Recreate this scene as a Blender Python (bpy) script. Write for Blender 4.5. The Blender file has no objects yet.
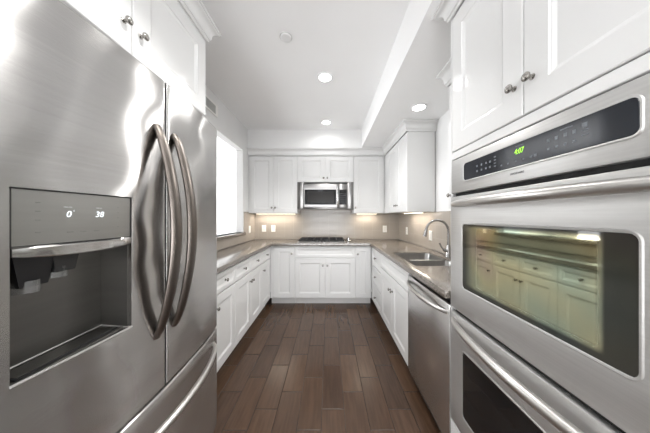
import bpy, bmesh, math, random
from mathutils import Vector, Matrix
random.seed(7)
C = bpy.context.scene.collection
PI = math.pi
H = 1.305                     # camera height
F = 213.0                     # focal length in pixels of a 650 px frame

# ------------------------------------------------------------------ camera
cd = bpy.data.cameras.new('camera'); cam = bpy.data.objects.new('camera', cd); C.objects.link(cam)
cam.location = (0, 0, H); cam.rotation_euler = (PI/2, 0, 0)
cd.sensor_width = 36; cd.lens = 36*F/650; cd.shift_x = -3.5/650; cd.shift_y = 0.5/650
cd.clip_start = 0.02
bpy.context.scene.camera = cam

# ------------------------------------------------------------------ world, exposure, big lights
w = bpy.data.worlds.new('world'); bpy.context.scene.world = w; w.use_nodes = True
w.node_tree.nodes['Background'].inputs[0].default_value = (0.86, 0.93, 1.0, 1)
w.node_tree.nodes['Background'].inputs[1].default_value = 1.0
vs = bpy.context.scene.view_settings
vs.view_transform = 'Standard'; vs.look = 'None'; vs.gamma = 1; vs.use_curve_mapping = False
vs.exposure = 0.71

def area(name, loc, rot, sx, sy, power, col=(1, 1, 1), spread=PI):
    l = bpy.data.lights.new(name, 'AREA'); l.shape = 'RECTANGLE'; l.size = sx; l.size_y = sy
    l.energy = power; l.color = col; l.spread = spread
    o = bpy.data.objects.new(name, l); C.objects.link(o); o.location = loc; o.rotation_euler = rot
    return o
# added fill behind the camera, tilted upward; daylight through the next room's window
area('fill_rear', (-0.03, -2.70, 1.05), (math.radians(130), 0, 0), 2.2, 1.8, 80, (0.985, 0.99, 1.0))
area('daylight_next_room', (-3.9, 3.3, 1.5), (PI/2, 0, -PI/2), 2.2, 1.8, 90, (0.97, 0.985, 1.0))

# ------------------------------------------------------------------ materials
def pmat(name, col, rough=0.5, metal=0.0, noise=None, bump=None, coat=0.0, spec=0.5, emit=None, aniso=None, trans=0.0, alpha=1.0):
    m = bpy.data.materials.new(name); m.use_nodes = True
    nt = m.node_tree; N = nt.nodes; L = nt.links; b = N['Principled BSDF']
    b.inputs['Base Color'].default_value = (*col, 1); b.inputs['Roughness'].default_value = rough
    b.inputs['Metallic'].default_value = metal; b.inputs['Coat Weight'].default_value = coat
    b.inputs['Specular IOR Level'].default_value = spec
    b.inputs['Transmission Weight'].default_value = trans
    b.inputs['Alpha'].default_value = alpha
    tc = N.new('ShaderNodeTexCoord')
    if noise:                                   # (scale xyz, amount): colour variation
        sc, amt = noise
        mp = N.new('ShaderNodeMapping'); mp.inputs['Scale'].default_value = sc
        L.new(tc.outputs['Object'], mp.inputs['Vector'])
        t = N.new('ShaderNodeTexNoise'); t.inputs['Scale'].default_value = 1; t.inputs['Detail'].default_value = 4
        L.new(mp.outputs['Vector'], t.inputs['Vector'])
        r = N.new('ShaderNodeValToRGB')
        r.color_ramp.elements[0].color = (*[max(0, c*(1-amt)) for c in col], 1)
        r.color_ramp.elements[1].color = (*[min(1, c*(1+amt)) for c in col], 1)
        r.color_ramp.elements[0].position = 0.3; r.color_ramp.elements[1].position = 0.7
        L.new(t.outputs['Fac'], r.inputs['Fac']); L.new(r.outputs['Color'], b.inputs['Base Color'])
    if bump:                                    # (scale xyz, strength, distance, offset)
        sc, st, di, of = bump
        mp = N.new('ShaderNodeMapping'); mp.inputs['Scale'].default_value = sc; mp.inputs['Location'].default_value = of
        L.new(tc.outputs['Object'], mp.inputs['Vector'])
        t = N.new('ShaderNodeTexNoise'); t.inputs['Scale'].default_value = 1; t.inputs['Detail'].default_value = 1
        L.new(mp.outputs['Vector'], t.inputs['Vector'])
        bp = N.new('ShaderNodeBump'); bp.inputs['Strength'].default_value = st; bp.inputs['Distance'].default_value = di
        L.new(t.outputs['Fac'], bp.inputs['Height']); L.new(bp.outputs['Normal'], b.inputs['Normal'])
    if aniso:                                   # (amount, tangent direction)
        b.inputs['Anisotropic'].default_value = aniso[0]
        cx = N.new('ShaderNodeCombineXYZ')
        for i in range(3): cx.inputs[i].default_value = aniso[1][i]
        L.new(cx.outputs[0], b.inputs['Tangent'])
    if emit:
        b.inputs['Emission Color'].default_value = (*emit[0], 1); b.inputs['Emission Strength'].default_value = emit[1]
    return m

M = {}
M['wall'] = pmat('wall_paint', (.80, .80, .795), .6, noise=((3, 3, 3), .015))
M['ceil'] = pmat('ceiling_paint', (.93, .93, .93), .7, noise=((2, 2, 2), .012))
M['cab'] = pmat('white_lacquer', (.76, .76, .755), .42, noise=((2, 2, 2), .01), coat=.25)
M['toe'] = pmat('toe_kick_paint', (.70, .69, .68), .5, noise=((3, 3, 3), .02))
M['steel'] = pmat('brushed_steel', (.70, .69, .68), .24, 1, noise=((3, 3, 300), .06), aniso=(.7, (0, 0, 1)))
M['fridge'] = pmat('fridge_steel', (.54, .53, .52), .27, 1, noise=((2, 2, 260), .05), bump=((0.5, 3.2, 4.5), .7, .03, (13, 22, 28)), aniso=(1.0, (0, 0, 1)))
M['steel_soft'] = pmat('satin_steel', (.54, .535, .525), .42, .72, noise=((3, 3, 200), .05))
M['handle'] = pmat('handle_steel', (.60, .585, .565), .29, .93, noise=((4, 4, 4), .03))
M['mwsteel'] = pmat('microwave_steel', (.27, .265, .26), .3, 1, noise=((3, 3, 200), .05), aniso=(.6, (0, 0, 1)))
M['strap'] = pmat('dark_satin_steel', (.16, .14, .125), .36, .95, noise=((4, 4, 4), .03))
M['chrome'] = pmat('chrome', (.75, .75, .76), .08, 1, noise=((5, 5, 5), .02))
M['nickel'] = pmat('nickel', (.33, .315, .295), .22, 1, noise=((9, 9, 9), .04))
M['faucet'] = pmat('brushed_nickel', (.42, .415, .41), .2, 1, noise=((9, 9, 9), .04))
M['panelgrey'] = pmat('grey_panel', (.30, .295, .28), .3, .75, noise=((3, 3, 60), .03))
M['recess'] = pmat('recess_grey', (.15, .145, .135), .3, .85, noise=((2, 2, 40), .06))
M['black'] = pmat('black_plastic', (.012, .012, .013), .35, noise=((8, 8, 8), .2))
M['gap'] = pmat('gap_black', (.01, .01, .01), .8, noise=((8, 8, 8), .2))
M['iron'] = pmat('cast_iron', (.014, .014, .015), .5, noise=((30, 30, 30), .3))
M['bglass'] = pmat('black_glass', (.008, .009, .010), .06, noise=((3, 3, 3), .1), spec=.5)
M['cpglass'] = pmat('control_glass', (.010, .013, .020), .10, noise=((3, 3, 3), .1), spec=.6)
M['mwglass'] = pmat('microwave_glass', (.006, .006, .007), .15, noise=((3, 3, 3), .1), spec=.3)
M['clear'] = pmat('smoke_clear_plastic', (.55, .55, .55), .10, trans=.85, noise=((5, 5, 5), .03))
M['legend'] = pmat('grey_legend', (.13, .14, .155), .5, noise=((40, 40, 40), .2), emit=((.5, .55, .6), .03))
M['legend_dim'] = pmat('dim_legend', (.20, .20, .19), .5, noise=((40, 40, 40), .1))
M['brand'] = pmat('brand_lettering', (.12, .12, .12), .5, noise=((40, 40, 40), .1))
M['led_white'] = pmat('white_digits', (.8, .85, .9), .5, emit=((.9, .96, 1), .45), noise=((9, 9, 9), .02))
M['legend_lit'] = pmat('lit_caption', (.55, .56, .57), .5, noise=((40, 40, 40), .05))
M['led_green'] = pmat('green_digits', (.3, .8, .05), .5, emit=((.42, 1, .04), .7), noise=((9, 9, 9), .02))
M['plate'] = pmat('outlet_white', (.88, .87, .84), .35, noise=((9, 9, 9), .01))
M['slot'] = pmat('outlet_slot', (.35, .34, .32), .5, noise=((9, 9, 9), .05))
M['lens'] = pmat('lamp_lens', (.9, .9, .9), .5, emit=((1, .985, .96), 6), noise=((9, 9, 9), .01))
M['striplens'] = pmat('strip_lens', (.9, .85, .75), .5, emit=((1, .86, .66), 5), noise=((9, 9, 9), .01))
M['trimring'] = pmat('lamp_trim', (.82, .82, .82), .4, noise=((9, 9, 9), .01))
M['vent'] = pmat('vent_metal', (.50, .50, .48), .45, noise=((9, 9, 9), .03))
M['pane'] = pmat('clear_glass', (1, 1, 1), .0, trans=1.0, noise=((2, 2, 2), .005))
M['sinksteel'] = pmat('sink_steel', (.36, .355, .345), .3, 1, noise=((40, 3, 3), .06))

def stone_mat():
    m = bpy.data.materials.new('quartz_worktop'); m.use_nodes = True
    nt = m.node_tree; N = nt.nodes; L = nt.links; b = N['Principled BSDF']
    tc = N.new('ShaderNodeTexCoord')
    v = N.new('ShaderNodeTexNoise'); v.inputs['Scale'].default_value = 150; v.inputs['Detail'].default_value = 3
    L.new(tc.outputs['Object'], v.inputs['Vector'])
    r = N.new('ShaderNodeValToRGB'); e = r.color_ramp.elements
    e[0].position = .42; e[0].color = (.080, .069, .059, 1); e[1].position = .58; e[1].color = (.285, .254, .22, 1)
    L.new(v.outputs['Fac'], r.inputs['Fac']); L.new(r.outputs['Color'], b.inputs['Base Color'])
    b.inputs['Roughness'].default_value = .15; b.inputs['Specular IOR Level'].default_value = 1.0
    return m
M['stone'] = stone_mat()

def brick_mat(name, axes, bw, rh, c1, c2, mortar, msize, rough, offset, bumpd, grain=None, mort_fac=1.0, spec=.5):
    """axes: which world axis runs along a brick, which across the rows"""
    m = bpy.data.materials.new(name); m.use_nodes = True
    nt = m.node_tree; N = nt.nodes; L = nt.links; b = N['Principled BSDF']
    g = N.new('ShaderNodeNewGeometry'); s = N.new('ShaderNodeSeparateXYZ'); L.new(g.outputs['Position'], s.inputs[0])
    cx = N.new('ShaderNodeCombineXYZ'); L.new(s.outputs[axes[0]], cx.inputs[0]); L.new(s.outputs[axes[1]], cx.inputs[1])
    br = N.new('ShaderNodeTexBrick'); br.offset = offset; br.offset_frequency = 2; br.squash = 1
    L.new(cx.outputs[0], br.inputs['Vector'])
    br.inputs['Scale'].default_value = 1; br.inputs['Brick Width'].default_value = bw; br.inputs['Row Height'].default_value = rh
    br.inputs['Mortar Size'].default_value = msize; br.inputs['Mortar Smooth'].default_value = .2
    br.inputs['Color1'].default_value = (*c1, 1); br.inputs['Color2'].default_value = (*c2, 1); br.inputs['Mortar'].default_value = (*mortar, 1)
    col = br.outputs['Color']
    if grain:
        mp = N.new('ShaderNodeMapping'); mp.inputs['Scale'].default_value = grain[0]; L.new(cx.outputs[0], mp.inputs['Vector'])
        t = N.new('ShaderNodeTexNoise'); t.inputs['Scale'].default_value = 1; t.inputs['Detail'].default_value = 6
        L.new(mp.outputs['Vector'], t.inputs['Vector'])
        mr = N.new('ShaderNodeMapRange'); mr.inputs['From Min'].default_value = .3; mr.inputs['From Max'].default_value = .7
        mr.inputs['To Min'].default_value = 1-grain[1]; mr.inputs['To Max'].default_value = 1+grain[1]
        L.new(t.outputs['Fac'], mr.inputs['Value'])
        mx = N.new('ShaderNodeVectorMath'); mx.operation = 'SCALE'
        L.new(col, mx.inputs[0]); L.new(mr.outputs[0], mx.inputs['Scale']); col = mx.outputs[0]
    L.new(col, b.inputs['Base Color'])
    bp = N.new('ShaderNodeBump'); bp.invert = True; bp.inputs['Strength'].default_value = .6; bp.inputs['Distance'].default_value = bumpd
    L.new(br.outputs['Fac'], bp.inputs['Height']); L.new(bp.outputs['Normal'], b.inputs['Normal'])
    b.inputs['Roughness'].default_value = rough; b.inputs['Specular IOR Level'].default_value = spec
    return m
def plank_mat():
    """dark wood planks .151 x .43 laid in a three-step stagger, each with its own tone and a hair of tilt"""
    m = bpy.data.materials.new('dark_wood_planks'); m.use_nodes = True
    nt = m.node_tree; N = nt.nodes; L = nt.links; b = N['Principled BSDF']
    def mth(op, a, b_=None, c=None):
        q = N.new('ShaderNodeMath'); q.operation = op
        for i, v in enumerate((a, b_, c)):
            if v is None: continue
            if isinstance(v, (int, float)): q.inputs[i].default_value = v
            else: L.new(v, q.inputs[i])
        return q.outputs[0]
    g = N.new('ShaderNodeNewGeometry'); sp = N.new('ShaderNodeSeparateXYZ'); L.new(g.outputs['Position'], sp.inputs[0])
    WID, LEN = .151, .430
    u = mth('DIVIDE', mth('ADD', sp.outputs[0], .498+WID*30), WID); row = mth('FLOOR', u); fu = mth('FRACT', u)
    sh = mth('MULTIPLY', mth('MODULO', row, 3.0), 1/3)
    v = mth('SUBTRACT', mth('ADD', mth('DIVIDE', mth('SUBTRACT', sp.outputs[1], 1.448), LEN), 30.0), sh); idx = mth('FLOOR', v); fv = mth('FRACT', v)
    du = mth('MULTIPLY', mth('MINIMUM', fu, mth('SUBTRACT', 1.0, fu)), WID); dv = mth('MULTIPLY', mth('MINIMUM', fv, mth('SUBTRACT', 1.0, fv)), LEN)
    dist = mth('MINIMUM', du, dv)
    def ramp(src, a, b_, lo=0.0, hi=1.0):
        q = N.new('ShaderNodeMapRange'); q.interpolation_type = 'SMOOTHSTEP'
        for n_, val in (('From Min', a), ('From Max', b_), ('To Min', lo), ('To Max', hi)): q.inputs[n_].default_value = val
        L.new(src, q.inputs['Value']); return q.outputs[0]
    seam = ramp(dist, .0008, .0022)
    idv = N.new('ShaderNodeCombineXYZ'); L.new(row, idv.inputs[0]); L.new(idx, idv.inputs[1])
    wn = N.new('ShaderNodeTexWhiteNoise'); wn.noise_dimensions = '2D'; L.new(idv.outputs[0], wn.inputs['Vector'])
    ramp1 = N.new('ShaderNodeValToRGB'); e = ramp1.color_ramp.elements
    e[0].color = (.060, .033, .020, 1); e[1].color = (.088, .050, .030, 1); L.new(wn.outputs['Value'], ramp1.inputs['Fac'])
    mp = N.new('ShaderNodeMapping'); mp.inputs['Scale'].default_value = (55, 5, 1); L.new(g.outputs['Position'], mp.inputs['Vector'])
    ofs = N.new('ShaderNodeVectorMath'); ofs.operation = 'ADD'; sc = N.new('ShaderNodeVectorMath'); sc.operation = 'SCALE'; sc.inputs['Scale'].default_value = 37
    L.new(wn.outputs['Color'], sc.inputs[0]); L.new(mp.outputs[0], ofs.inputs[0]); L.new(sc.outputs[0], ofs.inputs[1])
    no = N.new('ShaderNodeTexNoise'); no.inputs['Scale'].default_value = 1; no.inputs['Detail'].default_value = 6; L.new(ofs.outputs[0], no.inputs['Vector'])
    gr = ramp(no.outputs['Fac'], .3, .7, .84, 1.16)
    s1 = N.new('ShaderNodeVectorMath'); s1.operation = 'SCALE'; L.new(ramp1.outputs['Color'], s1.inputs[0]); L.new(gr, s1.inputs['Scale'])
    mx = N.new('ShaderNodeMix'); mx.data_type = 'RGBA'; L.new(seam, mx.inputs['Factor']); mx.inputs['A'].default_value = (.020, .011, .008, 1); L.new(s1.outputs[0], mx.inputs['B'])
    L.new(mx.outputs['Result'], b.inputs['Base Color'])
    # plank tilt + bevelled seams
    cen = N.new('ShaderNodeVectorMath'); cen.operation = 'SUBTRACT'; cen.inputs[1].default_value = (.5, .5, .5); L.new(wn.outputs['Color'], cen.inputs[0])
    ts = N.new('ShaderNodeVectorMath'); ts.operation = 'MULTIPLY'; ts.inputs[1].default_value = (.035, .05, 0); L.new(cen.outputs[0], ts.inputs[0])
    na = N.new('ShaderNodeVectorMath'); na.operation = 'ADD'; L.new(g.outputs['Normal'], na.inputs[0]); L.new(ts.outputs[0], na.inputs[1])
    nn = N.new('ShaderNodeVectorMath'); nn.operation = 'NORMALIZE'; L.new(na.outputs[0], nn.inputs[0])
    bp = N.new('ShaderNodeBump'); bp.inputs['Strength'].default_value = .7; bp.inputs['Distance'].default_value = .002
    L.new(ramp(dist, .0, .005), bp.inputs['Height']); L.new(nn.outputs[0], bp.inputs['Normal']); L.new(bp.outputs['Normal'], b.inputs['Normal'])
    b.inputs['Roughness'].default_value = .25; b.inputs['Specular IOR Level'].default_value = .45
    return m
M['floor'] = plank_mat()
M['tile_b'] = brick_mat('beige_tile_back', (0, 2), .152, .152, (.40, .362, .322), (.38, .345, .305), (.46, .42, .375), .002, .22, 0, .001)
M['tile_s'] = brick_mat('beige_tile_side', (1, 2), .152, .152, (.40, .362, .322), (.38, .345, .305), (.46, .42, .375), .002, .22, 0, .001)

def coated_glass():
    """oven window: black glass whose middle carries a mirror-like film drifting from yellow-green to violet"""
    m = bpy.data.materials.new('coated_oven_glass'); m.use_nodes = True
    nt = m.node_tree; N = nt.nodes; L = nt.links; b = N['Principled BSDF']
    tc = N.new('ShaderNodeTexCoord'); t = N.new('ShaderNodeTexNoise'); t.inputs['Scale'].default_value = 4.5; t.inputs['Detail'].default_value = 1
    L.new(tc.outputs['Object'], t.inputs['Vector'])
    r = N.new('ShaderNodeValToRGB'); e = r.color_ramp.elements
    e[0].position = .32; e[0].color = (.54, .44, .34, 1); e[1].position = .68; e[1].color = (.44, .52, .40, 1)
    k = e.new(.5); k.color = (.60, .57, .36, 1)
    L.new(t.outputs['Fac'], r.inputs['Fac'])
    g = N.new('ShaderNodeNewGeometry'); sp = N.new('ShaderNodeSeparateXYZ'); L.new(g.outputs['Position'], sp.inputs[0])
    def ramp(src, a, b_):
        q = N.new('ShaderNodeMapRange'); q.interpolation_type = 'SMOOTHSTEP'
        q.inputs['From Min'].default_value = a; q.inputs['From Max'].default_value = b_
        L.new(src, q.inputs['Value']); return q.outputs[0]
    def mul(a, b_):
        q = N.new('ShaderNodeMath'); q.operation = 'MULTIPLY'; L.new(a, q.inputs[0]); L.new(b_, q.inputs[1]); return q.outputs[0]
    y, z = sp.outputs[1], sp.outputs[2]
    f = mul(mul(ramp(y, .483, .505), ramp(y, .99, .86)), mul(ramp(z, .985, 1.01), ramp(z, 1.268, 1.25)))
    ad = N.new('ShaderNodeMath'); ad.operation = 'MULTIPLY_ADD'; ad.inputs[1].default_value = .95; ad.inputs[2].default_value = .05; L.new(f, ad.inputs[0])
    mx = N.new('ShaderNodeMix'); mx.data_type = 'RGBA'; L.new(ad.outputs[0], mx.inputs['Factor'])
    mx.inputs['A'].default_value = (.010, .011, .013, 1); L.new(r.outputs['Color'], mx.inputs['B'])
    L.new(mx.outputs['Result'], b.inputs['Base Color']); L.new(ad.outputs[0], b.inputs['Metallic'])
    b.inputs['Roughness'].default_value = .035; b.inputs['Specular IOR Level'].default_value = .3
    return m
M['coat'] = coated_glass()

# ------------------------------------------------------------------ helpers
class MB:
    def __init__(s): s.bm = bmesh.new()
    def box(s, x0, x1, y0, y1, z0, z1, bev=0, seg=2):
        r = bmesh.ops.create_cube(s.bm, size=1)
        vs_ = r['verts']
        for v in vs_:
            v.co = Vector(((x0+x1)/2 + v.co.x*(x1-x0), (y0+y1)/2 + v.co.y*(y1-y0), (z0+z1)/2 + v.co.z*(z1-z0)))
        if bev:
            es = list({e for v in vs_ for e in v.link_edges})
            bmesh.ops.bevel(s.bm, geom=es, offset=bev, segments=seg, affect='EDGES', profile=.5)
        return s
    def loft(s, rings, cap0=True, cap1=True, close=True):
        R = [[s.bm.verts.new(p) for p in r] for r in rings]
        n = len(R[0])
        for a, b in zip(R, R[1:]):
            for i in range(n if close else n-1):
                j = (i+1) % n
                s.bm.faces.new((a[i], a[j], b[j], b[i]))
        if cap0: s.bm.faces.new(R[0][::-1])
        if cap1: s.bm.faces.new(R[-1])
        return s
    def lathe(s, prof, c, axis=(0, 0, 1), n=20):
        ax = Vector(axis).normalized(); q = Vector((0, 0, 1)).rotation_difference(ax)
        s.loft([[Vector(c) + q @ Vector((max(r, 1e-5)*math.cos(2*PI*i/n), max(r, 1e-5)*math.sin(2*PI*i/n), h)) for i in range(n)] for r, h in prof])
        return s
    def tube(s, pts, rad, n=12, flat=None, up=(0, 0, 1)):
        """flat = (width along side axis, width along normal axis)"""
        P = [Vector(p) for p in pts]; rings = []
        up = Vector(up)
        for i, p in enumerate(P):
            t = (P[min(i+1, len(P)-1)] - P[max(i-1, 0)]).normalized()
            a = t.cross(up)
            a = a.normalized() if a.length > 1e-4 else t.orthogonal().normalized()
            b = t.cross(a).normalized()
            k = rad[i] if isinstance(rad, (list, tuple)) else rad
            fx, fy = flat or (1, 1)
            rings.append([p + a*(k*fx*math.cos(2*PI*j/n)) + b*(k*fy*math.sin(2*PI*j/n)) for j in range(n)])
        s.loft(rings); return s
    def rects(s, seq, x0, x1, z0, z1):
        """nested rectangles facing -y: seq of (inset, y)"""
        s.loft([[(x0+i, y, z0+i), (x1-i, y, z0+i), (x1-i, y, z1-i), (x0+i, y, z1-i)] for i, y in seq]); return s
    def grid(s, A, B, c0, c1, keep=lambda a, b: True, ax='xyz', bev=0, front=None):
        """slab with holes: A, B are grid lines; c0..c1 the thickness; ax maps (a,b,c) to world letters"""
        idx = ['xyz'.index(q) for q in ax]
        def P(a, b, c):
            v = [0, 0, 0]; v[idx[0]] = a; v[idx[1]] = b; v[idx[2]] = c; return Vector(v)
        K = [[keep((A[i]+A[i+1])/2, (B[j]+B[j+1])/2) for j in range(len(B)-1)] for i in range(len(A)-1)]
        V = {}
        def vert(i, j, k):
            if (i, j, k) not in V:
                c = (c0, c1)[k]
                if k and front: c = front(A[i], B[j])
                V[i, j, k] = s.bm.verts.new(P(A[i], B[j], c))
            return V[i, j, k]
        nf = []
        for i in range(len(A)-1):
            for j in range(len(B)-1):
                if not K[i][j]: continue
                for k in (0, 1): nf.append(s.bm.faces.new([vert(i, j, k), vert(i+1, j, k), vert(i+1, j+1, k), vert(i, j+1, k)]))
                for di, dj, e in ((-1, 0, ((i, j), (i, j+1))), (1, 0, ((i+1, j), (i+1, j+1))), (0, -1, ((i, j), (i+1, j))), (0, 1, ((i, j+1), (i+1, j+1)))):
                    ii, jj = i+di, j+dj
                    if ii < 0 or jj < 0 or ii >= len(A)-1 or jj >= len(B)-1 or not K[ii][jj]:
                        (p, q) = e; nf.append(s.bm.faces.new([vert(*p, 0), vert(*q, 0), vert(*q, 1), vert(*p, 1)]))
        bmesh.ops.recalc_face_normals(s.bm, faces=s.bm.faces[:])
        if bev:
            es = [e for e in s.bm.edges if len(e.link_faces) == 2 and e.calc_face_angle(0) > 1.0]
            bmesh.ops.bevel(s.bm, geom=es, offset=bev, segments=2, affect='EDGES', profile=.5)
        return s
    def sweep(s, path, prof, side=1):
        """horizontal moulding: path of (x,y), profile of (out, z); out is to the right of travel for side=1"""
        P = [Vector((p[0], p[1])) for p in path]; N_ = []
        for a, b in zip(P, P[1:]):
            d = (b-a).normalized(); N_.append(Vector((d.y, -d.x))*side)
        rings = []
        for i, p in enumerate(P):
            if i == 0: m = N_[0]
            elif i == len(P)-1: m = N_[-1]
            else: m = (N_[i-1]+N_[i])/(1+N_[i-1].dot(N_[i]))
            rings.append([(p.x+m.x*o, p.y+m.y*o, z) for o, z in prof])
        s.loft(rings); return s
    def build(s, name, mat, parent=None, local=False, smooth=35):
        bm = s.bm
        bmesh.ops.recalc_face_normals(bm, faces=bm.faces[:])
        if parent is not None and not local:
            r = parent
            while r.parent: r = r.parent
            bmesh.ops.translate(bm, verts=bm.verts[:], vec=-r.location)
        me = bpy.data.meshes.new(name); bm.to_mesh(me); bm.free()
        me.materials.append(mat)
        if smooth:
            for p in me.polygons: p.use_smooth = True
            me.set_sharp_from_angle(angle=math.radians(smooth))
        o = bpy.data.objects.new(name, me); C.objects.link(o)
        if parent: o.parent = parent
        return o

def tag(o, label, cat, group=None):
    o['label'] = label; o['category'] = cat
    if group: o['group'] = group
    return o
def thing(name, label, cat, loc=(0, 0, 0), rz=0, group=None):
    o = bpy.data.objects.new(name, None); o.empty_display_size = .05; C.objects.link(o)
    o.location = loc; o.rotation_euler = (0, 0, rz); return tag(o, label, cat, group)
def struct(o): o['kind'] = 'structure'; return o
def lin(a, b, n): return [a+(b-a)*i/n for i in range(n+1)]
def text_mesh(body, size, mat, name, parent, loc, rot, align='CENTER', shear=0, sx=1):
    cu = bpy.data.curves.new(name, 'FONT'); cu.body = body; cu.size = size; cu.align_x = align; cu.align_y = 'CENTER'
    cu.shear = shear; cu.extrude = .0003; cu.resolution_u = 3
    t = bpy.data.objects.new(name, cu); C.objects.link(t)
    dg = bpy.context.evaluated_depsgraph_get(); me = bpy.data.meshes.new_from_object(t.evaluated_get(dg))
    bpy.data.objects.remove(t); bpy.data.curves.remove(cu)
    mat4 = Matrix.Translation(loc) @ rot.to_matrix().to_4x4() @ Matrix.Diagonal((sx, 1, 1, 1))
    r = parent
    while r.parent: r = r.parent
    me.transform(Matrix.Translation(-r.location) @ mat4)
    me.materials.clear(); me.materials.append(mat)
    o = bpy.data.objects.new(name, me); C.objects.link(o); o.parent = parent
    return o
from mathutils import Euler
FACE_PX = Euler((PI/2, 0, PI/2))     # text readable from +x
FACE_NX = Euler((PI/2, 0, -PI/2))    # text readable from -x

# ------------------------------------------------------------------ the room
XL, XR, YB, YR = -1.29, 1.23, 3.72, -2.8
ZC, ZS, XS = 2.70, 2.40, .525
YU = 3.41                              # front of the back wall cupboards
m = MB(); m.box(-4.1, XR+.12, YR-.12, 5.1, -.08, 0); struct(m.build('floor', M['floor']))
m = MB(); m.box(-4.1, XR+.12, YR-.12, 5.1, ZC, ZC+.1); struct(m.build('ceiling', M['ceil']))
m = MB(); m.box(XS, XR, YR, YB, ZS, ZC-.001); s_ = struct(m.build('trim_1', M['ceil'])); s_['label'] = 'lowered ceiling soffit along the right side'
m = MB(); m.box(XL, XS-.001, YU-.02, YB, ZS, ZC-.001); s_ = struct(m.build('trim_2', M['wall'])); s_['label'] = 'soffit above the cupboards on the far wall'
# left wall with the pass-through opening
m = MB(); m.grid([YR, 2.0, 3.214, YB], [0, 1.075, 2.314, ZC], XL, XL-.105, lambda a, b: not (2.0 < a < 3.214 and 1.075 < b < 2.314), 'yzx')
wl = struct(m.build('wall_left', M['wall'], smooth=0))
m = MB(); m.box(XL-.105, XR+.12, YB, YB+.1, 0, ZC); wb = struct(m.build('wall_back', M['wall'], smooth=0))
m = MB(); m.box(XR, XR+.12, YR, YB, 0, ZC); wr = struct(m.build('wall_right', M['wall'], smooth=0))
# unseen rear wall; its glazed opening is added as a light source
m = MB(); m.grid([XL-.1, -1.15, 1.09, XR+.1], [0, 2.2, ZC], YR, YR-.1, lambda a, b: not (-1.15 < a < 1.09 and b < 2.2), 'xzy')
struct(m.build('wall_rear', M['wall'], smooth=0))
m = MB()
for x0, x1 in ((-1.148, -1.08), (-.06, 0), (1.02, 1.088)): m.box(x0, x1, YR-.075, YR-.025, .02, 2.19)
m.box(-1.148, 1.088, YR-.076, YR-.024, 2.12, 2.199); m.box(-1.148, 1.088, YR-.076, YR-.024, .001, .08)
dr = struct(m.build('door_1', M['cab'], smooth=0))
m = MB(); m.box(-1.09, 1.03, YR-.055, YR-.045, .07, 2.13); m.build('pane', M['pane'], dr)
# next room seen through the opening
m = MB(); m.grid([.2, 2.2, 4.4, 5.0], [0, .6, 2.4, ZC], -4.0, -4.1, lambda a, b: not (2.2 < a < 4.4 and .6 < b < 2.4), 'yzx'); struct(m.build('wall_far_left', M['wall'], smooth=0))
m = MB(); m.box(-4.1, XL-.106, 5.0, 5.1, 0, ZC); struct(m.build('wall_next_room', M['wall'], smooth=0))
m = MB(); m.box(-4.1, XL-.106, .1, .2, 0, ZC); struct(m.build('wall_next_room_near', M['wall'], smooth=0))
m = MB(); m.box(XL-.2, XL-.106, YB, 5.0, 0, ZC); struct(m.build('wall_next_room_side', M['wall'], smooth=0))
# stone ledge of the pass-through
m = MB(); m.box(XL-.16, XL+.035, 1.985, 3.235, 1.037, 1.075, .004); o = m.build('trim_3', M['stone'], None); struct(o)['label'] = 'brown stone ledge of the pass-through opening'
# tiled splashbacks
zt0, zt1 = .922, 1.366
m = MB(); m.grid([XL+.0005, XR-.0005], [zt0, zt1], YB, YB-.008, ax='xzy'); m.build('backsplash', M['tile_b'], wb, smooth=0)
m = MB(); m.grid([-.498, .40], [zt1, 1.50], YB, YB-.008, ax='xzy'); m.build('backsplash', M['tile_b'], wb, smooth=0)
m = MB(); m.grid([1.32, 1.985, 3.235, YB-.009], [zt0, 1.036, zt1+.02], XL, XL+.008, lambda a, b: not (1.985 < a < 3.235 and b > 1.036), 'yzx'); m.build('backsplash', M['tile_s'], wl, smooth=0)
m = MB(); m.grid([1.11, YB-.009], [zt0, zt1], XR, XR-.008, ax='yzx'); m.build('backsplash', M['tile_s'], wr, smooth=0)

# ------------------------------------------------------------------ cupboards
# knob: mushroom, axis towards -y, shared mesh
def knob_mesh():
    m = MB(); m.lathe([(.010, 0), (.010, -.002), (.0055, -.004), (.0055, -.013), (.011, -.016), (.0145, -.020), (.0145, -.024), (.011, -.028), (.004, -.030)], (0, 0, 0), (0, 1, 0), 16)
    o = m.build('knob', M['nickel']); me = o.data; bpy.data.objects.remove(o); return me
KNOB = knob_mesh()
def add_knob(parent, x, z, y=0, sc=1):
    k = bpy.data.objects.new('knob', KNOB); C.objects.link(k); k.parent = parent; k.location = (x, y, z); k.scale = (sc,)*3
def front(parent, name, x0, x1, z0, z1, stile, knob=None, t=.020, sc=1):
    g = .0015
    m = MB(); m.rects([(0, t-.0005), (0, .003), (.003, 0), (stile, 0), (stile+.003, .004), (stile+.006, .0045), (stile+.016, .0095)], x0+g, x1-g, z0+g, z1-g)
    d = m.build(name, M['cab'], parent, local=True, smooth=0)
    for kx, kz in (knob or []): add_knob(d, kx, kz, 0, sc)
    return d
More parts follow.
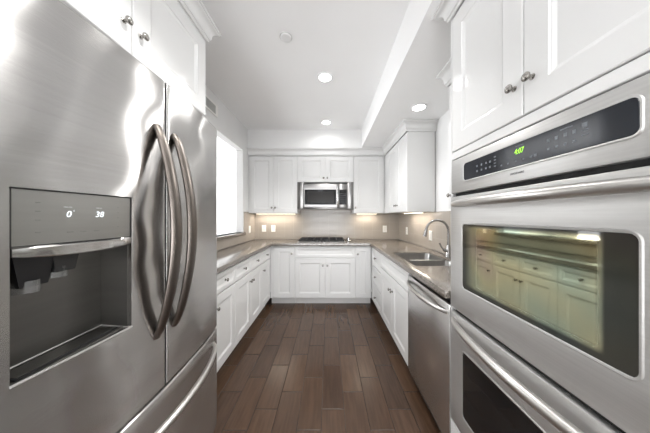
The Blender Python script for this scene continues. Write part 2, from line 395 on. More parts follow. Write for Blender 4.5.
def cabinet(name, label, cat, loc, rz, wd, dp, z0, z1, fronts, toe=False, group=None, stile=.07, extra=None, sc=1):
    """local frame: x along the run, y=0 door faces, front looks to -y"""
    t = thing(name, label, cat, loc, rz, group)
    m = MB()
    m.box(.0008, wd-.0008, .0205, dp, z0, z1)
    m.build('carcass', M['cab'], t, local=True, smooth=0)
    if toe:
        m = MB(); m.box(.001, wd-.001, .075, .09, 0, z0-.0005); m.build('toe_kick', M['toe'], t, local=True, smooth=0)
    for f in fronts:
        nm, a, b, c, d, kn = f[:6]; st = f[6] if len(f) > 6 else stile
        front(t, nm, a, b, c, d, st, kn, sc=sc)
    for e in (extra or []):                     # filler strips flush with the doors
        m = MB(); m.box(e[0], e[1], .003, .0203, e[2], e[3]); m.build('filler', M['cab'], t, local=True, smooth=0)
    return t
XB, XRB, YBB = -.86, .635, 3.15         # door planes: left run, right run, back run
zb0, zb1 = .105, .878
D0, D1, DR0, DR1 = .107, .694, .704, .861
# --- back run (local x = world x)
dpb = YB-YBB-.012
gb = 'base cabinets'
cabinet('base_cabinet', 'narrow white base cabinet on the far wall, left of the cooktop cabinet', 'cabinet', (XB, YBB, 0), 0, .361, dpb, zb0, zb1,
        [('door', .052, .361, D0, DR1, [(.316, .765)])], True, gb, extra=[(.001, .051, zb0, DR1)])
cabinet('base_cabinet', 'wide white base cabinet with double doors directly under the cooktop', 'cabinet', (-.499, YBB, 0), 0, .895, dpb, zb0, zb1,
        [('drawer', 0, .895, DR0, DR1, None, .035), ('door', 0, .4475, D0, D1, [(.415, .592)]), ('door', .4475, .895, D0, D1, [(.479, .592)])], True, gb)
cabinet('base_cabinet', 'narrow white base cabinet on the far wall, right of the cooktop cabinet', 'cabinet', (.396, YBB, 0), 0, .238, dpb, zb0, zb1,
        [('door', 0, .224, D0, DR1, [(.034, .758)], .06)], True, gb, extra=[(.2245, .237, zb0, DR1)])
# --- left run (front looks to +x; local x = world y)
dpl = XB-XL-.012
def left_cab(y0, y1, label, fr): cabinet('base_cabinet', label, 'cabinet', (XB, y0, 0), PI/2, y1-y0, dpl, zb0, zb1, fr, True, gb)
def dd(w_, side, nd=1):
    if nd == 1:
        k = .05 if side == 'near' else w_-.05
        return [('drawer', 0, w_, DR0, DR1, [(w_/2, .782)], .035), ('door', 0, w_, D0, D1, [(k, .60)])]
    h = w_/2
    return [('drawer', 0, h, DR0, DR1, [(h/2, .782)], .035), ('drawer', h, w_, DR0, DR1, [(h*1.5, .782)], .035),
            ('door', 0, h, D0, D1, [(h-.032, .60)]), ('door', h, w_, D0, D1, [(h+.032, .60)])]
left_cab(1.315, 1.58, 'white base cabinet on the left run mostly hidden behind the refrigerator', dd(.265, 'far'))
left_cab(1.58, 1.97, 'white base cabinet with one drawer and door, first to show past the refrigerator', dd(.39, 'near'))
left_cab(1.97, 2.755, 'white two-drawer double-door base cabinet in the middle of the left run', dd(.785, '', 2))
left_cab(2.755, 3.146, 'white one-drawer base cabinet at the far end of the left run', dd(.391, 'near'))
# --- right run (front looks to -x; local x = -world y)
dpr = XR-XRB-.012
def right_cab(y1, y0, label, fr, **k): return cabinet('base_cabinet', label, 'cabinet', (XRB, y1, 0), -PI/2, y1-y0, dpr, zb0, zb1, fr, True, gb, **k)
wd = 3.146-2.587
right_cab(3.146, 2.587, 'white stack of three drawers on the right run near the far corner',
          [('drawer', .035, wd, .62, DR1, [(wd/2+.017, .75)], .045), ('drawer', .035, wd, .37, .612, [(wd/2+.017, .50)], .05), ('drawer', .035, wd, D0, .362, [(wd/2+.017, .225)], .05)],
          extra=[(.001, .034, zb0, DR1)])
wd = 2.587-1.70
zb_old = zb1; zb1 = .66
sinkcab = right_cab(2.587, 1.70, 'wide white base cabinet with double doors beneath the sink',
          [('drawer', 0, wd, DR0, DR1, None, .035), ('door', 0, wd/2, D0, D1, [(wd/2-.035, .565)]), ('door', wd/2, wd, D0, D1, [(wd/2+.035, .565)])])
zb1 = zb_old
m = MB(); m.box(.001, wd-.001, .0205, .034, .661, zb1); m.build('face_rail', M['cab'], sinkcab, local=True, smooth=0)

# --- wall cupboards
zu0, zu1 = 1.366, 2.285
gu = 'wall cabinets'
dpu = YB-YU-.0095
LK = 1.455
cabinet('wall_cabinet', 'white double-door wall cabinet on the far wall, left of the microwave', 'cabinet', (XL+.002, YU, 0), 0, .79, dpu, zu0, zu1,
        [('door', .028, .41, zu0+.002, zu1-.004, [(.382, LK)]), ('door', .41, .79, zu0+.002, zu1-.004, [(.438, LK)])], group=gu, extra=[(.001, .027, zu0, zu1)])
cabinet('wall_cabinet', 'short white double-door wall cabinet directly above the microwave', 'cabinet', (-.498, YU, 0), 0, .899, dpu, 1.862, zu1,
        [('door', 0, .4495, 1.864, zu1-.004, [(.421, 1.93)]), ('door', .4495, .899, 1.864, zu1-.004, [(.478, 1.93)])], group=gu)
cabinet('wall_cabinet', 'white single-door wall cabinet on the far wall, right of the microwave', 'cabinet', (.401, YU, 0), 0, .498, dpu, zu0, zu1,
        [('door', 0, .478, zu0+.002, zu1-.004, [(.028, LK)])], group=gu, extra=[(.4785, .497, zu0, zu1)])
XU = .90
y1, y0 = YB-.0095, 2.44
off = y1-YU
cabinet('wall_cabinet', 'white wall cabinet on the right wall at the corner, beyond the sink', 'cabinet', (XU, y1, 0), -PI/2, y1-y0, XR-XU-.0095, zu0, zu1,
        [('door', off+.19, y1-2.82, zu0+.002, zu1-.004, [(y1-2.86, LK)]), ('door', y1-2.82, y1-y0-.001, zu0+.002, zu1-.004, [(y1-2.78, LK)])], group=gu, extra=[(off+.003, off+.188, zu0, zu1)])
cr2 = cabinet('wall_cabinet', 'white wall cabinet above the dishwasher, just showing past the oven tower', 'cabinet', (XU, 1.60, 0), -PI/2, .485, XR-XU-.0095, zu0, zu1,
        [('door', 0, .484, zu0+.002, zu1-.004, [(.035, 1.465)])], group=gu)
# crown mouldings
def crown_prof(z0, z1, o):
    h = z1-z0
    pts = [(0, z0), (.010, z0), (.012, z0+.16*h), (.018, z0+.18*h), (.022, z0+.30*h)]
    for i in range(1, 6):
        t = i/6; pts.append((.022+(o-.034)*(1-math.cos(t*PI/2)), z0+.30*h+.48*h*math.sin(t*PI/2)))
    pts += [(o-.010, z0+.80*h), (o-.008, z0+.84*h), (o, z0+.86*h), (o, z1), (0, z1)]
    return pts
m = MB(); m.sweep([(XR-.001, y0), (XU, y0), (XU, YU), (XL+.001, YU)], crown_prof(zu1+.0008, ZS-.001, .062), side=-1)
tag(m.build('crown_moulding', M['cab'], None, smooth=25), 'white crown moulding running along the far wall cabinets and round the corner cabinet', 'moulding')
def crown_child(parent, path, z0, z1, o_, side):
    m = MB(); m.sweep(path, crown_prof(z0, z1, o_), side); r = parent
    ob = m.build('crown', M['cab'], None, smooth=25)
    ob.parent = parent; ob.matrix_parent_inverse = (Matrix.Translation(parent.location) @ Matrix.Rotation(parent.rotation_euler.z, 4, 'Z')).inverted()
crown_child(cr2, [(XR-.001, 1.60), (XU, 1.60), (XU, 1.185)], zu1+.0008, ZS-.001, .062, 1)

# ------------------------------------------------------------------ oven tower
TY0, TY1 = .285, 1.106
tw = TY1-TY0
t = thing('oven_cabinet', 'tall white cabinet housing the double oven, with two doors above it', 'cabinet', (XRB, TY1, 0), -PI/2)
dp = XR-XRB-.001
m = MB(); m.box(0, .008, .0, dp, .0, 2.36); m.box(tw-.008, tw, .0, dp, 0, 2.36); m.box(.008, tw-.008, .0205, dp, 1.66, 2.36)
m.box(.008, tw-.008, .56, dp, 0, 1.66); m.box(.008, tw-.008, .0205, .56, 0, .262)
m.build('carcass', M['cab'], t, local=True, smooth=0)
m = MB(); m.rects([(0, .020), (0, .002), (.002, 0)], .0085, tw-.0085, 1.596, 1.632); m.build('rail', M['cab'], t, local=True, smooth=0)
front(t, 'door', .0085, tw/2, 1.636, 2.318, .078, [(tw/2-.032, 1.742)], sc=.95)
front(t, 'door', tw/2, tw-.0085, 1.636, 2.318, .078, [(tw/2+.032, 1.742)], sc=.95)
front(t, 'drawer', .0085, tw-.0085, .11, .262, .04, [(tw/2, .19)])
crown_child(t, [(XR-.001, TY1), (XRB, TY1), (XRB, TY0)], 2.322, ZS-.001, .068, 1)

# ------------------------------------------------------------------ double oven (faces -x)
OY0, OY1 = .297, 1.095
XO = .632                                 # oven face plane
ov = thing('double_oven', 'stainless steel built-in double wall oven with dark glass windows', 'oven', (.9, (OY0+OY1)/2, .27))
m = MB(); m.box(XO+.04, 1.18, OY0+.005, OY1-.005, .275, 1.59); m.build('case', M['gap'], ov, smooth=0)
def nx_panel(yA, yB, z0, z1, xf, thick, hole=None, bev=.004):
    """steel front facing -x, optional rectangular hole (y0,y1,z0,z1)"""
    m = MB()
    if hole: m.grid([yA, hole[0], hole[1], yB], [z0, hole[2], hole[3], z1], xf+thick, xf, lambda a, b: not (hole[0] < a < hole[1] and hole[2] < b < hole[3]), 'yzx', bev)
    else: m.box(xf, xf+thick, yA, yB, z0, z1, bev)
    return m
def rrect(y0, y1, z0, z1, r, n=6):
    pts = []
    for cy, cz, a0 in ((y1-r, z1-r, 0), (y0+r, z1-r, 90), (y0+r, z0+r, 180), (y1-r, z0+r, 270)):
        for i in range(n+1):
            a = math.radians(a0+90*i/n); pts.append((cy+r*math.cos(a), cz+r*math.sin(a)))
    return pts
def rplate(y0, y1, z0, z1, r, xf, xb, ch=.0015):
    m = MB(); A = rrect(y0, y1, z0, z1, r); B = rrect(y0+ch, y1-ch, z0+ch, z1-ch, max(r-ch, .001))
    m.loft([[(xb, y, z) for y, z in A], [(xf+(ch if xb > xf else -ch), y, z) for y, z in A], [(xf, y, z) for y, z in B]]); return m
def rframe(y0, y1, z0, z1, r, w_, xf, xb):
    """rounded rim round a window"""
    m = MB(); o = rrect(y0-w_, y1+w_, z0-w_, z1+w_, r+w_); i = rrect(y0, y1, z0, z1, r)
    sg = 1 if xb > xf else -1
    R = [[(xb, y, z) for y, z in o], [(xf+sg*.002, y, z) for y, z in o]]
    R.append([(xf, y+(yi-y)*.35, z+(zi-z)*.35) for (y, z), (yi, zi) in zip(o, i)])
    R += [[(xf+sg*.001, y, z) for y, z in i], [(xb, y, z) for y, z in i]]
    V = [[m.bm.verts.new(p) for p in q] for q in R]; n = len(o)
    for k in range(len(V)):
        a, b = V[k], V[(k+1) % len(V)]
        for j in range(n): m.bm.faces.new((a[j], a[(j+1) % n], b[(j+1) % n], b[j]))
    return m
cp = nx_panel(OY0, OY1, 1.424, 1.590, XO, .038).build('control_panel', M['steel_soft'], ov)
CY0, CY1, CZ0, CZ1 = .431, .993, 1.474, 1.553
rframe(CY0, CY1, CZ0, CZ1, .014, .006, XO-.003, XO+.003).build('rim', M['steel_soft'], cp)
rplate(CY0, CY1, CZ0, CZ1, .014, XO-.002, XO+.003).build('glass', M['cpglass'], cp)
# position helper: image x -> depth y on the oven plane
def oy(px, X=XO): return X*F/(px-328.5)
xt = XO-.0025
text_mesh('4:07', .025, M['led_green'], 'clock_digits', cp, (xt, oy(519.5), 1.523), FACE_NX, shear=.15, sx=.8)
def mark(px, z, wy, hz):
    y = oy(px); MB().box(xt, xt+.0008, y-wy/2, y+wy/2, z-hz/2, z+hz/2).build('key_mark', M['legend'], cp, smooth=0)
for px in (477.5, 482, 486.5, 490.5): mark(px, 1.521, .008, .008); mark(px, 1.500, .008, .008)
for px, z in ((495.5, 1.533), (495.5, 1.521), (495.5, 1.509), (495.5, 1.498)): mark(px, z, .010, .004)
for i in range(5): mark(502+i*6.5+max(0, i-1)*1.2, 1.4925, .007, .006)
mark(536, 1.494, .008, .009)
for px in (549, 557, 566, 575): mark(px, 1.524, .008, .010); mark(px, 1.500, .007, .006)
mark(585.5, 1.532, .012, .012); mark(586, 1.519, .014, .003); mark(586, 1.507, .014, .003); mark(567, 1.541, .03, .003)
mark(520, 1.541, .03, .002)
text_mesh('FRIGIDAIRE', .0105, M['brand'], 'lettering', cp, (XO-.0006, oy(517), 1.452), FACE_NX)
for za, zb in ((1.4065, 1.4235), (.8285, .8475)): MB().box(XO+.016, XO+.034, OY0+.002, OY1-.012, za, zb).build('vent_gap', M['gap'], ov, smooth=0)
def bow_handle(p0, p1, out, bow, r, flat=(1, 1), n=28, up=(0, 0, 1), ex=.62):
    """curved bar from p0 to p1 standing off along `out`"""
    p0, p1, out = Vector(p0), Vector(p1), Vector(out); P = []; R = []
    for i in range(n+1):
        s = i/n; k = max(0, math.sin(PI*s))**ex
        P.append(p0.lerp(p1, s)+out*(bow*k)); R.append(r*(.62+.38*max(0, math.sin(PI*s))**.5))
    return MB().tube(P, R, 14, flat, up)
def oven_door(z0, z1, wz0, wz1, hz, top):
    WY0, WY1 = .430, .999
    d = nx_panel(OY0, OY1, z0, z1, XO-.004, .04, (WY0+.003, WY1-.003, wz0+.003, wz1-.003)).build('oven_door', M['steel_soft'], ov)
    rframe(WY0, WY1, wz0, wz1, .018, .007, XO-.0065, XO+.006).build('window_rim', M['steel_soft'], d)
    rplate(WY0, WY1, wz0, wz1, .018, XO-.0035, XO+.01).build('window_glass', M['coat'] if top else M['bglass'], d)
    bow_handle((XO-.002, OY1-.018, hz), (XO-.002, OY0+.018, hz), (-1, 0, 0), .058, .0165, (1, 1.1)).build('handle', M['handle'], d)
oven_door(.848, 1.406, .972, 1.272, 1.368, True)
oven_door(.278, .828, .37, .676, .79, False)

# ------------------------------------------------------------------ refrigerator (faces +x)
FY0, FY1, FYM = .38, 1.288, .838
fz0, fzs, fz1 = .06, .642, 1.836
fr = thing('refrigerator', 'large stainless steel french door refrigerator with water dispenser on the left', 'refrigerator', (-.97, FYM, 0))
def bulge(y): return -.637-.037*((y-FYM)/.455)**2
m = MB(); m.box(-1.27, -.745, FY0+.006, FY1-.006, .03, fz1-.012, .004); m.build('case', M['panelgrey'], fr)
DY0, DY1, DZ0, DZ1 = .444, .693, .948, 1.369      # dispenser cut-out
def fdoor(y0, y1, z0, z1, hole=None):
    e = .009
    def f(y, z):
        k = 0
        for dist in (y-y0, y1-y):
            if dist < e: k = max(k, e*.8*(1-math.sqrt(max(0, 1-((e-dist)/e)**2))))
        for dist in (z-z0, z1-z):
            if dist < .008: k = max(k, .008*(1-math.sqrt(max(0, 1-((.008-dist)/.008)**2))))
        return bulge(y)-k
    A = [y0, y0+.001, y0+.003, y0+.006, y0+.010, y0+.016]; A += lin(y0+.016, y1-.016, 26)[1:]
    A += [y1-.010, y1-.006, y1-.003, y1-.001, y1]
    B = [z0, z0+.001, z0+.004, z0+.008]+lin(z0+.008, z1-.008, 12)[1:]+[z1-.004, z1-.001, z1]
    if hole:
        A = [a for a in A if min(abs(a-hole[0]), abs(a-hole[1])) > .004]+[hole[0], hole[1]]; A.sort()
        B = [b for b in B if min(abs(b-hole[2]), abs(b-hole[3])) > .004]+[hole[2], hole[3]]; B.sort()
    m = MB(); m.grid(A, B, -.742, 0, (lambda a, b: not (hole[0] < a < hole[1] and hole[2] < b < hole[3])) if hole else (lambda a, b: True), 'yzx', 0, f)
    return m
g = .003
dl = fdoor(FY0, FYM-g, fzs+.004, fz1, (DY0, DY1, DZ0, DZ1)).build('door', M['fridge'], fr, smooth=40)
dr_ = fdoor(FYM+g, FY1, fzs+.004, fz1).build('door', M['fridge'], fr, smooth=40)
fd = fdoor(FY0, FY1, fz0, fzs-.006).build('freezer_drawer', M['fridge'], fr, smooth=40)
def hbar(y, X0, z0, z1): return bow_handle((X0, y, z1), (X0, y, z0), (1, 0, 0), .074, .0165, (1.5, .9), up=(1, 0, 0), n=32, ex=.78)
hbar(.792, bulge(.79)-.002, .858, 1.645).build('handle', M['strap'], dl)
hbar(.884, bulge(.88)-.002, .858, 1.645).build('handle', M['strap'], dr_)
bow_handle((bulge(1.235)-.004, 1.235, .575), (bulge(.44)-.004, .44, .575), (1, 0, 0), .105, .0135, (1.0, 1.0)).build('handle', M['handle'], fd)
m = MB(); m.box(-1.2, -.70, FY0+.02, FY1-.02, 0, .028); m.build('kick_plate', M['black'], fr, smooth=0)
for ya in (FY0+.02, FY1-.12): MB().box(-.80, -.7435, ya, ya+.1, fz1-.010, fz1+.008, .003).build('hinge_cover', M['panelgrey'], fr)
MB().box(-.7418, -.6405, FYM-.0028, FYM+.0028, fzs+.006, fz1-.004).build('gap_shade', M['gap'], fr, smooth=0)  # black strip filling the slit between the doors, stands for its shade
MB().box(-.7418, -.690, FY0+.01, FY1-.01, fzs-.0055, fzs+.0035).build('gap_shade', M['gap'], fr, smooth=0)  # same black strip for the shaded slit above the freezer drawer
# dispenser: recess, control panel, lip, drip tray, chute
XD = -.738
m = MB()
pz = 1.241                                         # bottom of control panel
m.box(XD-.003, XD, DY0, DY1, DZ0, pz)                                  # back
xfr = -.652
m.box(XD, xfr, DY1-.002, DY1-.0003, DZ0, DZ1-.001); m.box(XD, bulge(DY0)-.003, DY0+.0003, DY0+.002, DZ0, DZ1-.001)
m.box(XD, -.665, DY0+.002, DY1-.002, DZ0+.0003, DZ0+.003); m.box(XD, -.66, DY0+.002, DY1-.002, pz-.003, pz-.0005)
dp_ = m.build('dispenser', M['recess'], fr, smooth=0)
m = MB()
ys = lin(DY0+.003, DY1-.003, 10)
m.grid(ys, [pz+.0005, DZ1-.004], -.70, 0, ax='yzx', front=lambda y, z: bulge(y)-.0022); m.build('control_panel', M['panelgrey'], dp_)
m = MB()                                           # bowed lip under the panel
R = []
for y in lin(DY0+.003, DY1-.003, 14):
    s = (y-DY0)/(DY1-DY0); b_ = .012*math.sin(PI*s); x = bulge(y)
    zb = pz-.020-.011*math.sin(PI*s)**.7
    R.append([(-.69, y, pz-.001), (x-.001, y, pz-.001), (x+b_*.7, y, pz-.006), (x+b_*.6, y, zb+.003), (x+b_*.3, y, zb), (-.69, y, zb)])
m.loft(R); m.build('lip', M['steel'], dp_)
# thin dark reveal and bright lower rim
def rim_path(z, off_=.0): return [(bulge(y)+off_, y, z) for y in lin(DY0, DY1, 10)]
m = MB(); m.tube([(bulge(DY0)-.001, DY0, DZ1-.004)]+[(p[0]-.001, p[1], DZ1-.002) for p in rim_path(DZ1)]+[(bulge(DY1)-.001, DY1, DZ1-.004)], .0017, 8)
m.tube([(bulge(DY0)-.001, DY0+.001, DZ1-.003), (bulge(DY0)-.001, DY0+.001, pz)], .0017, 8); m.tube([(bulge(DY1)-.001, DY1-.001, DZ1-.003), (bulge(DY1)-.001, DY1-.001, pz)], .0017, 8)
m.tube([(p[0]-.001, p[1], pz) for p in rim_path(pz)], .0012, 8); m.build('reveal', M['gap'], dp_)
m = MB(); m.tube(rim_path(DZ0+.001, .0005), .0032, 8); m.tube([(bulge(DY1)+.0005, DY1, DZ0), (XD+.004, DY1-.003, DZ0+.006)], .0025, 8)
m.tube([(XD+.004, DY0+.003, DZ0+.008), (XD+.004, DY1-.003, DZ0+.008)], .0022, 8); m.build('rim', M['steel_soft'], dp_)
m = MB(); m.box(XD+.012, -.672, DY0+.012, DY1-.012, DZ0+.003, DZ0+.007, .002)
m.build('drip_tray', M['black'], dp_)
m = MB()
for i in range(9):
    x = XD+.016+i*.0055; m.box(x, x+.0026, DY0+.018, DY1-.018, DZ0+.0068, DZ0+.0085)
m.build('grille', M['recess'], dp_, smooth=0)
def frust(y0, y1, x0, x1, z1_, y0b, y1b, x0b, x1b, z0_):
    m = MB(); m.loft([[(x0b, y0b, z0_), (x1b, y0b, z0_), (x1b, y1b, z0_), (x0b, y1b, z0_)], [(x0, y0, z1_), (x1, y0, z1_), (x1, y1, z1_), (x0, y1, z1_)]]); return m
frust(.462, .542, -.735, -.69, 1.232, .482, .532, -.732, -.70, 1.142).build('chute', M['black'], dp_, smooth=0)
m = frust(.535, .600, -.734, -.695, 1.232, .538, .580, -.72, -.69, 1.165); m.build('ice_chute', M['black'], dp_, smooth=0)
for ya, yb, za in ((.478, .528, 1.128), (.530, .582, 1.150)):       # two clear guard lips
    P_ = [(-.712+.022*math.sin(PI*i/8), ya+(yb-ya)*i/8, za) for i in range(9)]
    m = MB(); m.loft([[(x, y, z+.028) for x, y, z in P_], P_, [(x-.002, y, z) for x, y, z in P_], [(x-.002, y, z+.028) for x, y, z in P_], [(x, y, z+.028) for x, y, z in P_]], False, False, False)
    m.build('guard', M['clear'], dp_)
def fy(px, X=-.643): return X*F/(px-328.5)
for body, px, sz in (('0', 69.5, .0225), ('38', 100.5, .0225)):
    y = fy(px, -.652 if px < 80 else -.645); X = bulge(y)-.0012
    text_mesh(body, sz, M['led_white'], 'digits', dp_, (X, y, 1.3115), FACE_PX, shear=.2)
    text_mesh('°', sz*.8, M['led_white'], 'degree_sign', dp_, (X, y+.007+.006*len(body), 1.3155), FACE_PX)
    text_mesh('FREEZER' if body == '0' else 'FRIDGE', .0046, M['legend_lit'], 'caption', dp_, (X, y-.001, 1.3295), FACE_PX)
def fmark(px, X, z, wy, hz):
    y = fy(px, X); x = bulge(y)-.0022; MB().box(x, x+.0008, y-wy/2, y+wy/2, z-hz/2, z+hz/2).build('key_mark', M['legend_dim'], dp_, smooth=0)
for z in (1.338, 1.318, 1.298, 1.270): fmark(38.5, -.66, z, .008, .0022)
for z in (1.334, 1.318, 1.303, 1.276): fmark(119, -.642, z, .003, .002)
for px in (73, 85, 97): fmark(px, -.648, 1.267, .013, .0022)

# cupboard over the refrigerator (front looks to +x)
XF = -.745
cy0, cy1 = .325, 1.295
wF = cy1-cy0; s0 = .81-cy0
fc = cabinet('wall_cabinet', 'white double-door cabinet mounted above the refrigerator', 'cabinet', (XF, cy0, 0), PI/2, wF, XF-XL-.002, 1.914, 2.40,
        [('door', 0, s0, 1.916, 2.372, [(s0-.035, 2.02)]), ('door', s0, wF, 1.916, 2.372, [(s0+.035, 2.02)])], group=gu, stile=.08, sc=.95)
crown_child(fc, [(XF, cy0), (XF, cy1), (XL+.001, cy1)], 2.375, 2.465, .062, 1)

# ------------------------------------------------------------------ worktop
wt = MB()
CX0, CX1, CYB = XB+.027, XRB-.027, YBB-.027
SX0, SX1, SY0, SY1 = .69, 1.09, 1.674, 2.323
wt.grid([XL+.002, CX0, CX1, SX0, SX1, XR-.002], [1.112, 1.312, SY0, SY1, CYB, YB-.002], .8795, .92,
        lambda x, y: not (CX0 < x < CX1 and y < CYB) and not (x < CX0 and y < 1.312) and not (SX0 < x < SX1 and SY0 < y < SY1), 'xyz', .002)
tag(wt.build('worktop', M['stone'], None, smooth=30), 'brown quartz worktop wrapping round three sides of the kitchen', 'worktop')

# ------------------------------------------------------------------ dishwasher
dw = thing('dishwasher', 'stainless steel dishwasher built in between the sink cabinet and the oven tower', 'dishwasher', (.9, 1.40, 0))
y0d, y1d = 1.113, 1.694
m = MB(); m.box(XRB+.035, XR-.02, y0d+.003, 1.665, .02, .868); m.build('case', M['gap'], dw, smooth=0)
d = MB().box(XRB-.004, XRB+.022, y0d, y1d, .10, .846, .005).build('door', M['steel'], dw)
bow_handle((XRB-.003, y1d-.012, .80), (XRB-.003, y0d+.012, .80), (-1, 0, 0), .05, .0135, (1, 1.1)).build('handle', M['handle'], d)
m = MB(); m.box(XRB+.05, XRB+.065, y0d+.003, y1d-.003, 0, .095); m.build('toe_kick', M['black'], dw, smooth=0)

# ------------------------------------------------------------------ sink
sk = thing('sink', 'stainless steel double bowl undermount sink set into the worktop', 'sink', ((SX0+SX1)/2, (SY0+SY1)/2, .69))
def bowl(x0, x1, y0_, y1_, zt, zb):
    m = MB()
    def rr(i, z, r):
        return [(a, b, z) for a, b in rrect(x0+i, x1-i, y0_+i, y1_-i, r)]
    m.loft([rr(-.0, zt, .05), rr(.004, zt-.01, .05), rr(.010, zb+.03, .05), (rr(.022, zb+.006, .045)), rr(.05, zb, .03), rr(.05, zb-.003, .03), rr(.02, zb+.003, .047), rr(.006, zb+.03, .052), rr(-.003, zt-.01, .053), rr(-.004, zt, .053)], cap0=False, cap1=False)
    V = m.bm.verts; V.ensure_lookup_table(); n = 28
    m.bm.faces.new([V[4*n+i] for i in range(n)]); m.bm.faces.new([V[5*n+i] for i in range(n)])
    m.bm.faces.new([V[0]] + [V[0]]) if False else None
    for i in range(n): j = (i+1) % n; m.bm.faces.new((V[i], V[j], V[9*n+j], V[9*n+i]))
    return m
b1 = bowl(SX0+.005, SX1-.005, 1.958, SY1-.005, .912, .715).build('bowl', M['sinksteel'], sk)
b2 = bowl(SX0+.005, SX1-.005, SY0+.005, 1.926, .912, .755).build('bowl', M['sinksteel'], sk)
m = MB(); m.box(SX0+.055, SX1-.055, 1.9315, 1.9525, .892, .912, .002)
m.build('divider', M['steel_soft'], sk)
for b_, cx_, cy_, zz in ((b1, .9, 2.12, .7155), (b2, .9, 1.785, .7555)):
    MB().lathe([(.042, 0), (.042, .002), (.03, .0025), (.026, -.001), (.005, -.001)], (cx_, cy_, zz), n=20).build('drain', M['chrome'], b_)

# ------------------------------------------------------------------ faucet
fx, fyy = 1.165, 2.07
fa = thing('faucet', 'brushed nickel gooseneck kitchen faucet behind the sink', 'faucet', (fx, fyy, .92))
MB().lathe([(.030, .0002), (.030, .006), (.026, .012), (.021, .05), (.019, .10), (.0145, .115)], (fx, fyy, .92)).build('base', M['faucet'], fa)
ra = .108; zt = 1.286-ra-.012
P = [(fx, fyy, 1.02), (fx, fyy, 1.10), (fx, fyy, zt)]
for i in range(1, 15):
    a = PI*i/15*.93; P.append((fx-ra+ra*math.cos(a), fyy, zt+ra*math.sin(a)))
a = PI*.93; e = Vector((fx-ra+ra*math.cos(a), fyy, zt+ra*math.sin(a))); dirv = Vector((-math.sin(a)*1, 0, math.cos(a))).normalized()
P.append(tuple(e)); 
MB().tube(P, .0115, 14, up=(0, 1, 0)).build('spout', M['faucet'], fa)
MB().tube([e+dirv*.001, e+dirv*.02, e+dirv*.05, e+dirv*.075], [.0125, .0135, .0165, .0175], 14, up=(0, 1, 0)).build('spray_head', M['faucet'], fa)
hd = MB().tube([(fx-.014, fyy+.0, .975), (fx-.045, fyy+.01, .985)], [.016, .014], 12).build('valve', M['faucet'], fa)
MB().tube([(fx-.040, fyy+.008, .985), (fx-.058, fyy+.014, 1.01), (fx-.075, fyy+.02, 1.05)], [.007, .0065, .0085], 10).build('lever', M['faucet'], hd)

# ------------------------------------------------------------------ cooktop
kx0, kx1, ky0, ky1 = -.468, .258, 3.20, 3.665
ck = thing('cooktop', 'stainless gas cooktop with black cast iron grates on the far worktop', 'cooktop', ((kx0+kx1)/2, (ky0+ky1)/2, .92))
pan = MB().box(kx0, kx1, ky0, ky1, .9205, .931, .004).build('pan', M['steel_soft'], ck)
MB().box(kx0+.012, kx1-.012, ky0+.02, ky1-.012, .9312, .9325).build('burner_bed', M['iron'], pan, smooth=0)
w3 = (kx1-kx0-.024)/3
for i in range(3):
    a = kx0+.013+i*w3; b_ = a+w3-.008
    m = MB(); zg0, zg1 = .946, .959
    for yy in (ky0+.03, ky1-.03): m.box(a, b_, yy-.006, yy+.006, zg0, zg1, .002)
    for xx in (a+.006, b_-.006, (a+b_)/2): m.box(xx-.006, xx+.006, ky0+.03, ky1-.03, zg0, zg1, .002)
    for k in range(1, 4): yy = ky0+.03+(ky1-ky0-.06)*k/4; m.box(a, b_, yy-.005, yy+.005, zg0, zg1, .002)
    for xx in (a+.008, b_-.008):
        for yy in (ky0+.032, ky1-.032): m.box(xx-.006, xx+.006, yy-.006, yy+.006, .9328, zg0+.001, .001)
    m.build('grate', M['iron'], ck, smooth=0)
    for yy in ((ky0+.13, ky1-.13) if i != 1 else ((ky0+ky1)/2,)):
        MB().lathe([(.045, .0002), (.045, .006), (.034, .008), (.034, .013), (.030, .0145), (.004, .015)], ((a+b_)/2+.0, yy, .9326), n=20).build('burner', M['iron'], ck)
for k in range(5):
    MB().lathe([(.016, .0003), (.016, .006), (.013, .008), (.012, .018), (.004, .019)], ((kx0+kx1)/2-.09+k*.045, ky0+.012, .931), n=16).build('knob', M['black'], ck)
cn = thing('canister', 'small metal canister standing on the worktop right of the cooktop', 'canister', (.318, 3.40, .92))
MB().lathe([(.032, .0005), (.034, .003), (.034, .012), (.030, .016), (.028, .036), (.029, .04)], (.318, 3.40, .92), n=20).build('body', M['chrome'], cn)
MB().lathe([(.030, .0402), (.030, .047), (.020, .053), (.007, .054), (.007, .060), (.002, .062)], (.318, 3.40, .92), n=20).build('lid', M['chrome'], cn)

# ------------------------------------------------------------------ microwave
mw = thing('microwave', 'stainless steel over-the-range microwave hanging below the short cabinet', 'microwave', (-.048, 3.55, 1.435))
ymf = 3.385
mx0, mx1, mz0, mz1 = -.400, .302, 1.437, 1.835
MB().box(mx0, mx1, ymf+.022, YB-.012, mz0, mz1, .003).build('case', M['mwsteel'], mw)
def ny_rects(seq, x0, x1, z0, z1): return MB().rects(seq, x0, x1, z0, z1)
xd1 = .166
d = MB().grid([mx0, mx0+.022, xd1-.045, xd1], [mz0+.02, 1.503, 1.741, mz1-.0], ymf+.020, ymf, lambda x, z: not (mx0+.022 < x < xd1-.045 and 1.503 < z < 1.741), 'xzy', .003).build('door', M['mwsteel'], mw)
gl = MB().box(mx0+.0222, xd1-.0452, ymf+.004, ymf+.019, 1.5032, 1.7408).build('window_frame', M['mwglass'], d, smooth=0)
MB().box(mx0+.06, xd1-.075, ymf+.0030, ymf+.0038, 1.535, 1.705).build('window', pmat('microwave_window', (.014, .012, .011), .3, noise=((400, 400, 400), .4), spec=.25), d, smooth=0)
